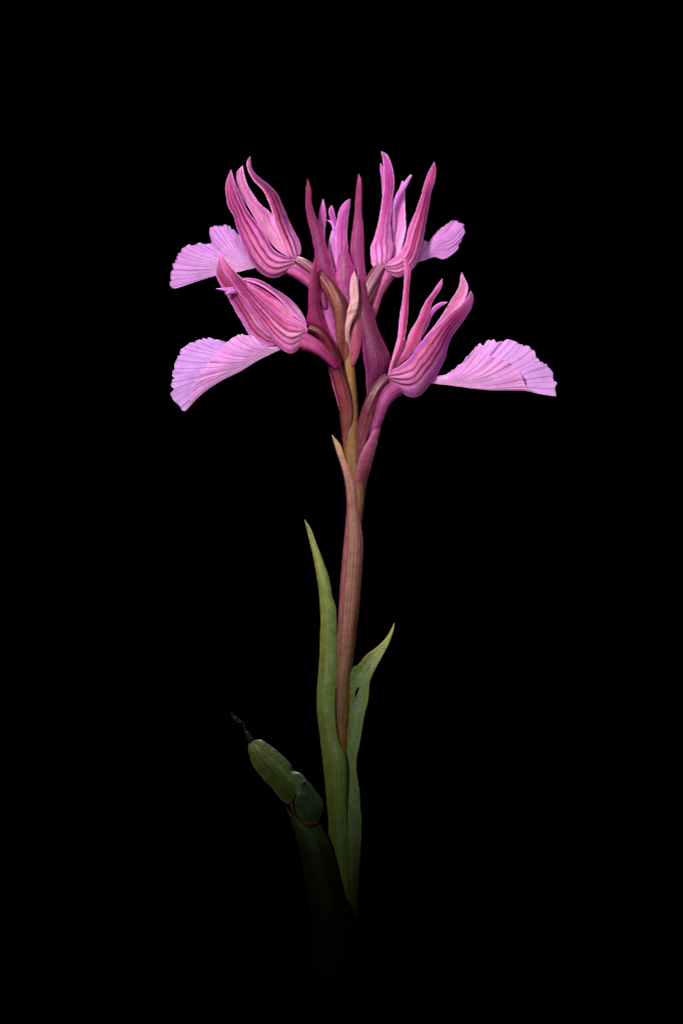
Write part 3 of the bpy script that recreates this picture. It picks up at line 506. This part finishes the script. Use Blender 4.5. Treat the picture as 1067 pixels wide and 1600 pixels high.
# ---- leaves
def leaf(L, R, **kw):
    a = dict(mat='leaf_tissue', root=(84, 96, 22), base=(92, 108, 46), edge=(104, 114, 60), tip=(150, 140, 78), veins=[(.12, .6), (.26, .9), (.4, .6), (.55, .9), (.68, .6), (.8, .8), (.92, .5)], tip_at=.78, vcol=(56, 72, 22), vw=1.0, vs=.5, nu=52, nv=200, thick=1.8, relief=.5, streak=.08)  # root colour paints part of the fade into darkness at the leaf foot
    a.update(kw); return blade('leaf', orchid, L, R, **a)
leaf([(520, 1625), (522, 1450), (520, 1380), (513.6, 1306), (513, 1280), (510, 1247), (508, 1220), (504.7, 1192), (501, 1154), (496, 1117), (495.3, 1081), (498, 1042), (500, 1004), (501, 969), (499, 934), (494.8, 901), (489.6, 870), (482.4, 839), (475.6, 812)],
     [(546, 1625), (546, 1450), (545, 1380), (543, 1306), (541, 1260), (541, 1220), (541, 1192), (538, 1176), (532, 1166), (527, 1146), (524, 1125), (524, 1089), (528, 1042), (527, 1014), (526, 967), (525, 950), (519.5, 932), (514, 903), (506, 880), (494.8, 851.5), (485.5, 826), (476.2, 812)],
     d=[0, 2, 4, 6, 4, 2, 2], dr=[12, 15, 17, 17, 8, 2, 2], cup=[.2, .2, .22, .26, .2, .26, .3], base=(110, 122, 56), edge=(114, 126, 62), tip=(156, 148, 92), bands=[(.65, .2, (116, 138, 88), .5), (.15, .12, (146, 120, 74), .45)], spots=[(506, 1046, 1.2, 1.8, 10, (88, 70, 40), .7), (514, 1124, 1.4, 1.2, 0, (84, 74, 40), .6), (517, 958, 1, 1.6, 0, (120, 96, 60), .6), (503, 985, 1, 2.4, 5, (150, 130, 90), .5), (519, 1062, 1, 1, 0, (70, 70, 36), .6), (499, 1100, 1.2, 2, 0, (96, 84, 44), .5), (508, 930, 1, 1.4, 0, (120, 96, 64), .6)])
lf = leaf([(528, 1625), (530, 1450), (531, 1380), (530, 1300), (530, 1220), (535, 1182), (543, 1145), (546, 1110), (546.8, 1079), (547.8, 1058.7), (551, 1044.6), (560, 1038), (572, 1023), (586, 1012.8), (599.3, 1000.6), (608.7, 987.5), (615.6, 973.6)],
     [(556, 1625), (557, 1450), (560, 1380), (565, 1297.5), (562, 1240), (556.5, 1195), (561.8, 1162), (568.4, 1122), (575, 1092), (578, 1064), (584, 1049), (599.3, 1023), (608.7, 1002.5), (615, 983.7), (616, 973.8)],
     d=[9, 11, 12, 12, 8, 6, 4], dr=[0, 0, 4, 12, 14, 12, 6], cup=[.25, .25, .22, .08, -.16, -.2, .1], base=(104, 122, 78), edge=(112, 124, 70), tip=(164, 152, 74), veins=[(.3, .4), (.5, .5), (.7, .4)],
     holes=[(557.5, 1081, 3.0, 11, 18)], tip_at=.86, spots=[(556, 1087, 5, 14, 18, (110, 90, 60), .4), (576, 1043, 2.2, 6, 22, (110, 74, 40), .9)])
# lower left damaged leaf
sh = leaf([(490, 1625), (486, 1440), (479, 1382), (474, 1356.6), (465.5, 1321), (456, 1288), (446, 1256)], [(560, 1625), (550, 1440), (536, 1392), (527, 1360), (516, 1320), (507, 1300), (496, 1282)], d=[20, 22, 24, 24], cup=[.36, .36, .34, .3], base=(38, 50, 24), edge=(48, 60, 30), tip=(72, 88, 44), nv=110, bow=(-7, 11))  # stalk coloured near-black, painting in the loss of light towards the foot
sh['label'] = 'broken bent leaf with withered tip'
blade('blade_segment', sh, [(484, 1290), (468, 1283), (460, 1268), (456, 1255), (461, 1242), (468, 1232), (474, 1222)], [(498, 1284), (502, 1272), (504.5, 1256), (500, 1244), (490, 1232), (482, 1222), (476, 1218)], d=[16, 24, 32, 34], dr=[14, 16, 20, 22], cup=[.08, .14, .16, .1], mat='leaf_tissue', base=(66, 84, 54), edge=(80, 98, 60), veins=[(.3, .3), (.6, .3)], vcol=(50, 70, 34), nv=70)
blade('blade_segment', sh, [(452, 1257), (443, 1252), (427.6, 1234), (410, 1215), (395, 1193.5), (388.8, 1176), (388.5, 1160)], [(470, 1232), (464, 1230), (448, 1212), (430, 1192), (414, 1176), (402, 1166), (392, 1160)], d=[22, 26, 28, 28, 26], dr=[30, 36, 38, 36, 28], cup=.1, mat='leaf_tissue', rim=.7, rimc=(150, 152, 100), base=(84, 98, 44), edge=(112, 118, 64), tip=(124, 118, 66), veins=[(.35, .4), (.6, .4), (.8, .3)], vcol=(66, 82, 34), nv=90)  # pale rim paints a lit line along the fold's ridge
blade('blade_segment', sh, [(474, 1234), (464, 1230), (448, 1212), (430, 1192), (414, 1176), (402, 1166), (390, 1160)], [(490, 1236), (482, 1224), (470.7, 1209), (460, 1204.5), (456, 1197), (447, 1186), (436, 1176), (421, 1164), (406, 1156), (394, 1157)], d=[28, 36, 38, 36, 28], dr=[18, 20, 20, 20, 22], cup=.12, mat='leaf_tissue', base=(106, 124, 86), edge=(108, 120, 70), tip=(116, 116, 66), veins=[(.35, .4), (.65, .4)], vcol=(70, 88, 50), nv=90,
      spots=[(457, 1200, 4, 6, 30, (70, 36, 24), .9), (446, 1186, 3, 3, 0, (120, 80, 60), .7)])
def crust(name, path, rad, seed, **kw):
    o = tube(name, sh, path, rad, mat='withered_tissue', base=kw.pop('base', (46, 32, 22)), splot=kw.pop('splot', (116, 92, 74)), relief=.42, nv=90, nu=24, **kw)
    return o
crust('withered_tip', [(394, 1164, 26), (388, 1150, 26), (383, 1140, 27), (381, 1131, 28), (372, 1125, 29), (366, 1119, 30), (361, 1113, 31)], [2.5, 4.6, 1.7, .8, 2.4, 3.2, 2.2], 1)
crust('withered_margin', [(463, 1240, 36), (459, 1246, 36), (455.5, 1255, 34), (458, 1268, 36), (465, 1281, 39), (477, 1288.5, 40), (488, 1288, 36), (498, 1283, 28)], [.8, 1.6, 1.3, 1.3, 1.8, 3, 2.6, 1], 2, base=(112, 74, 50), splot=(44, 26, 22))
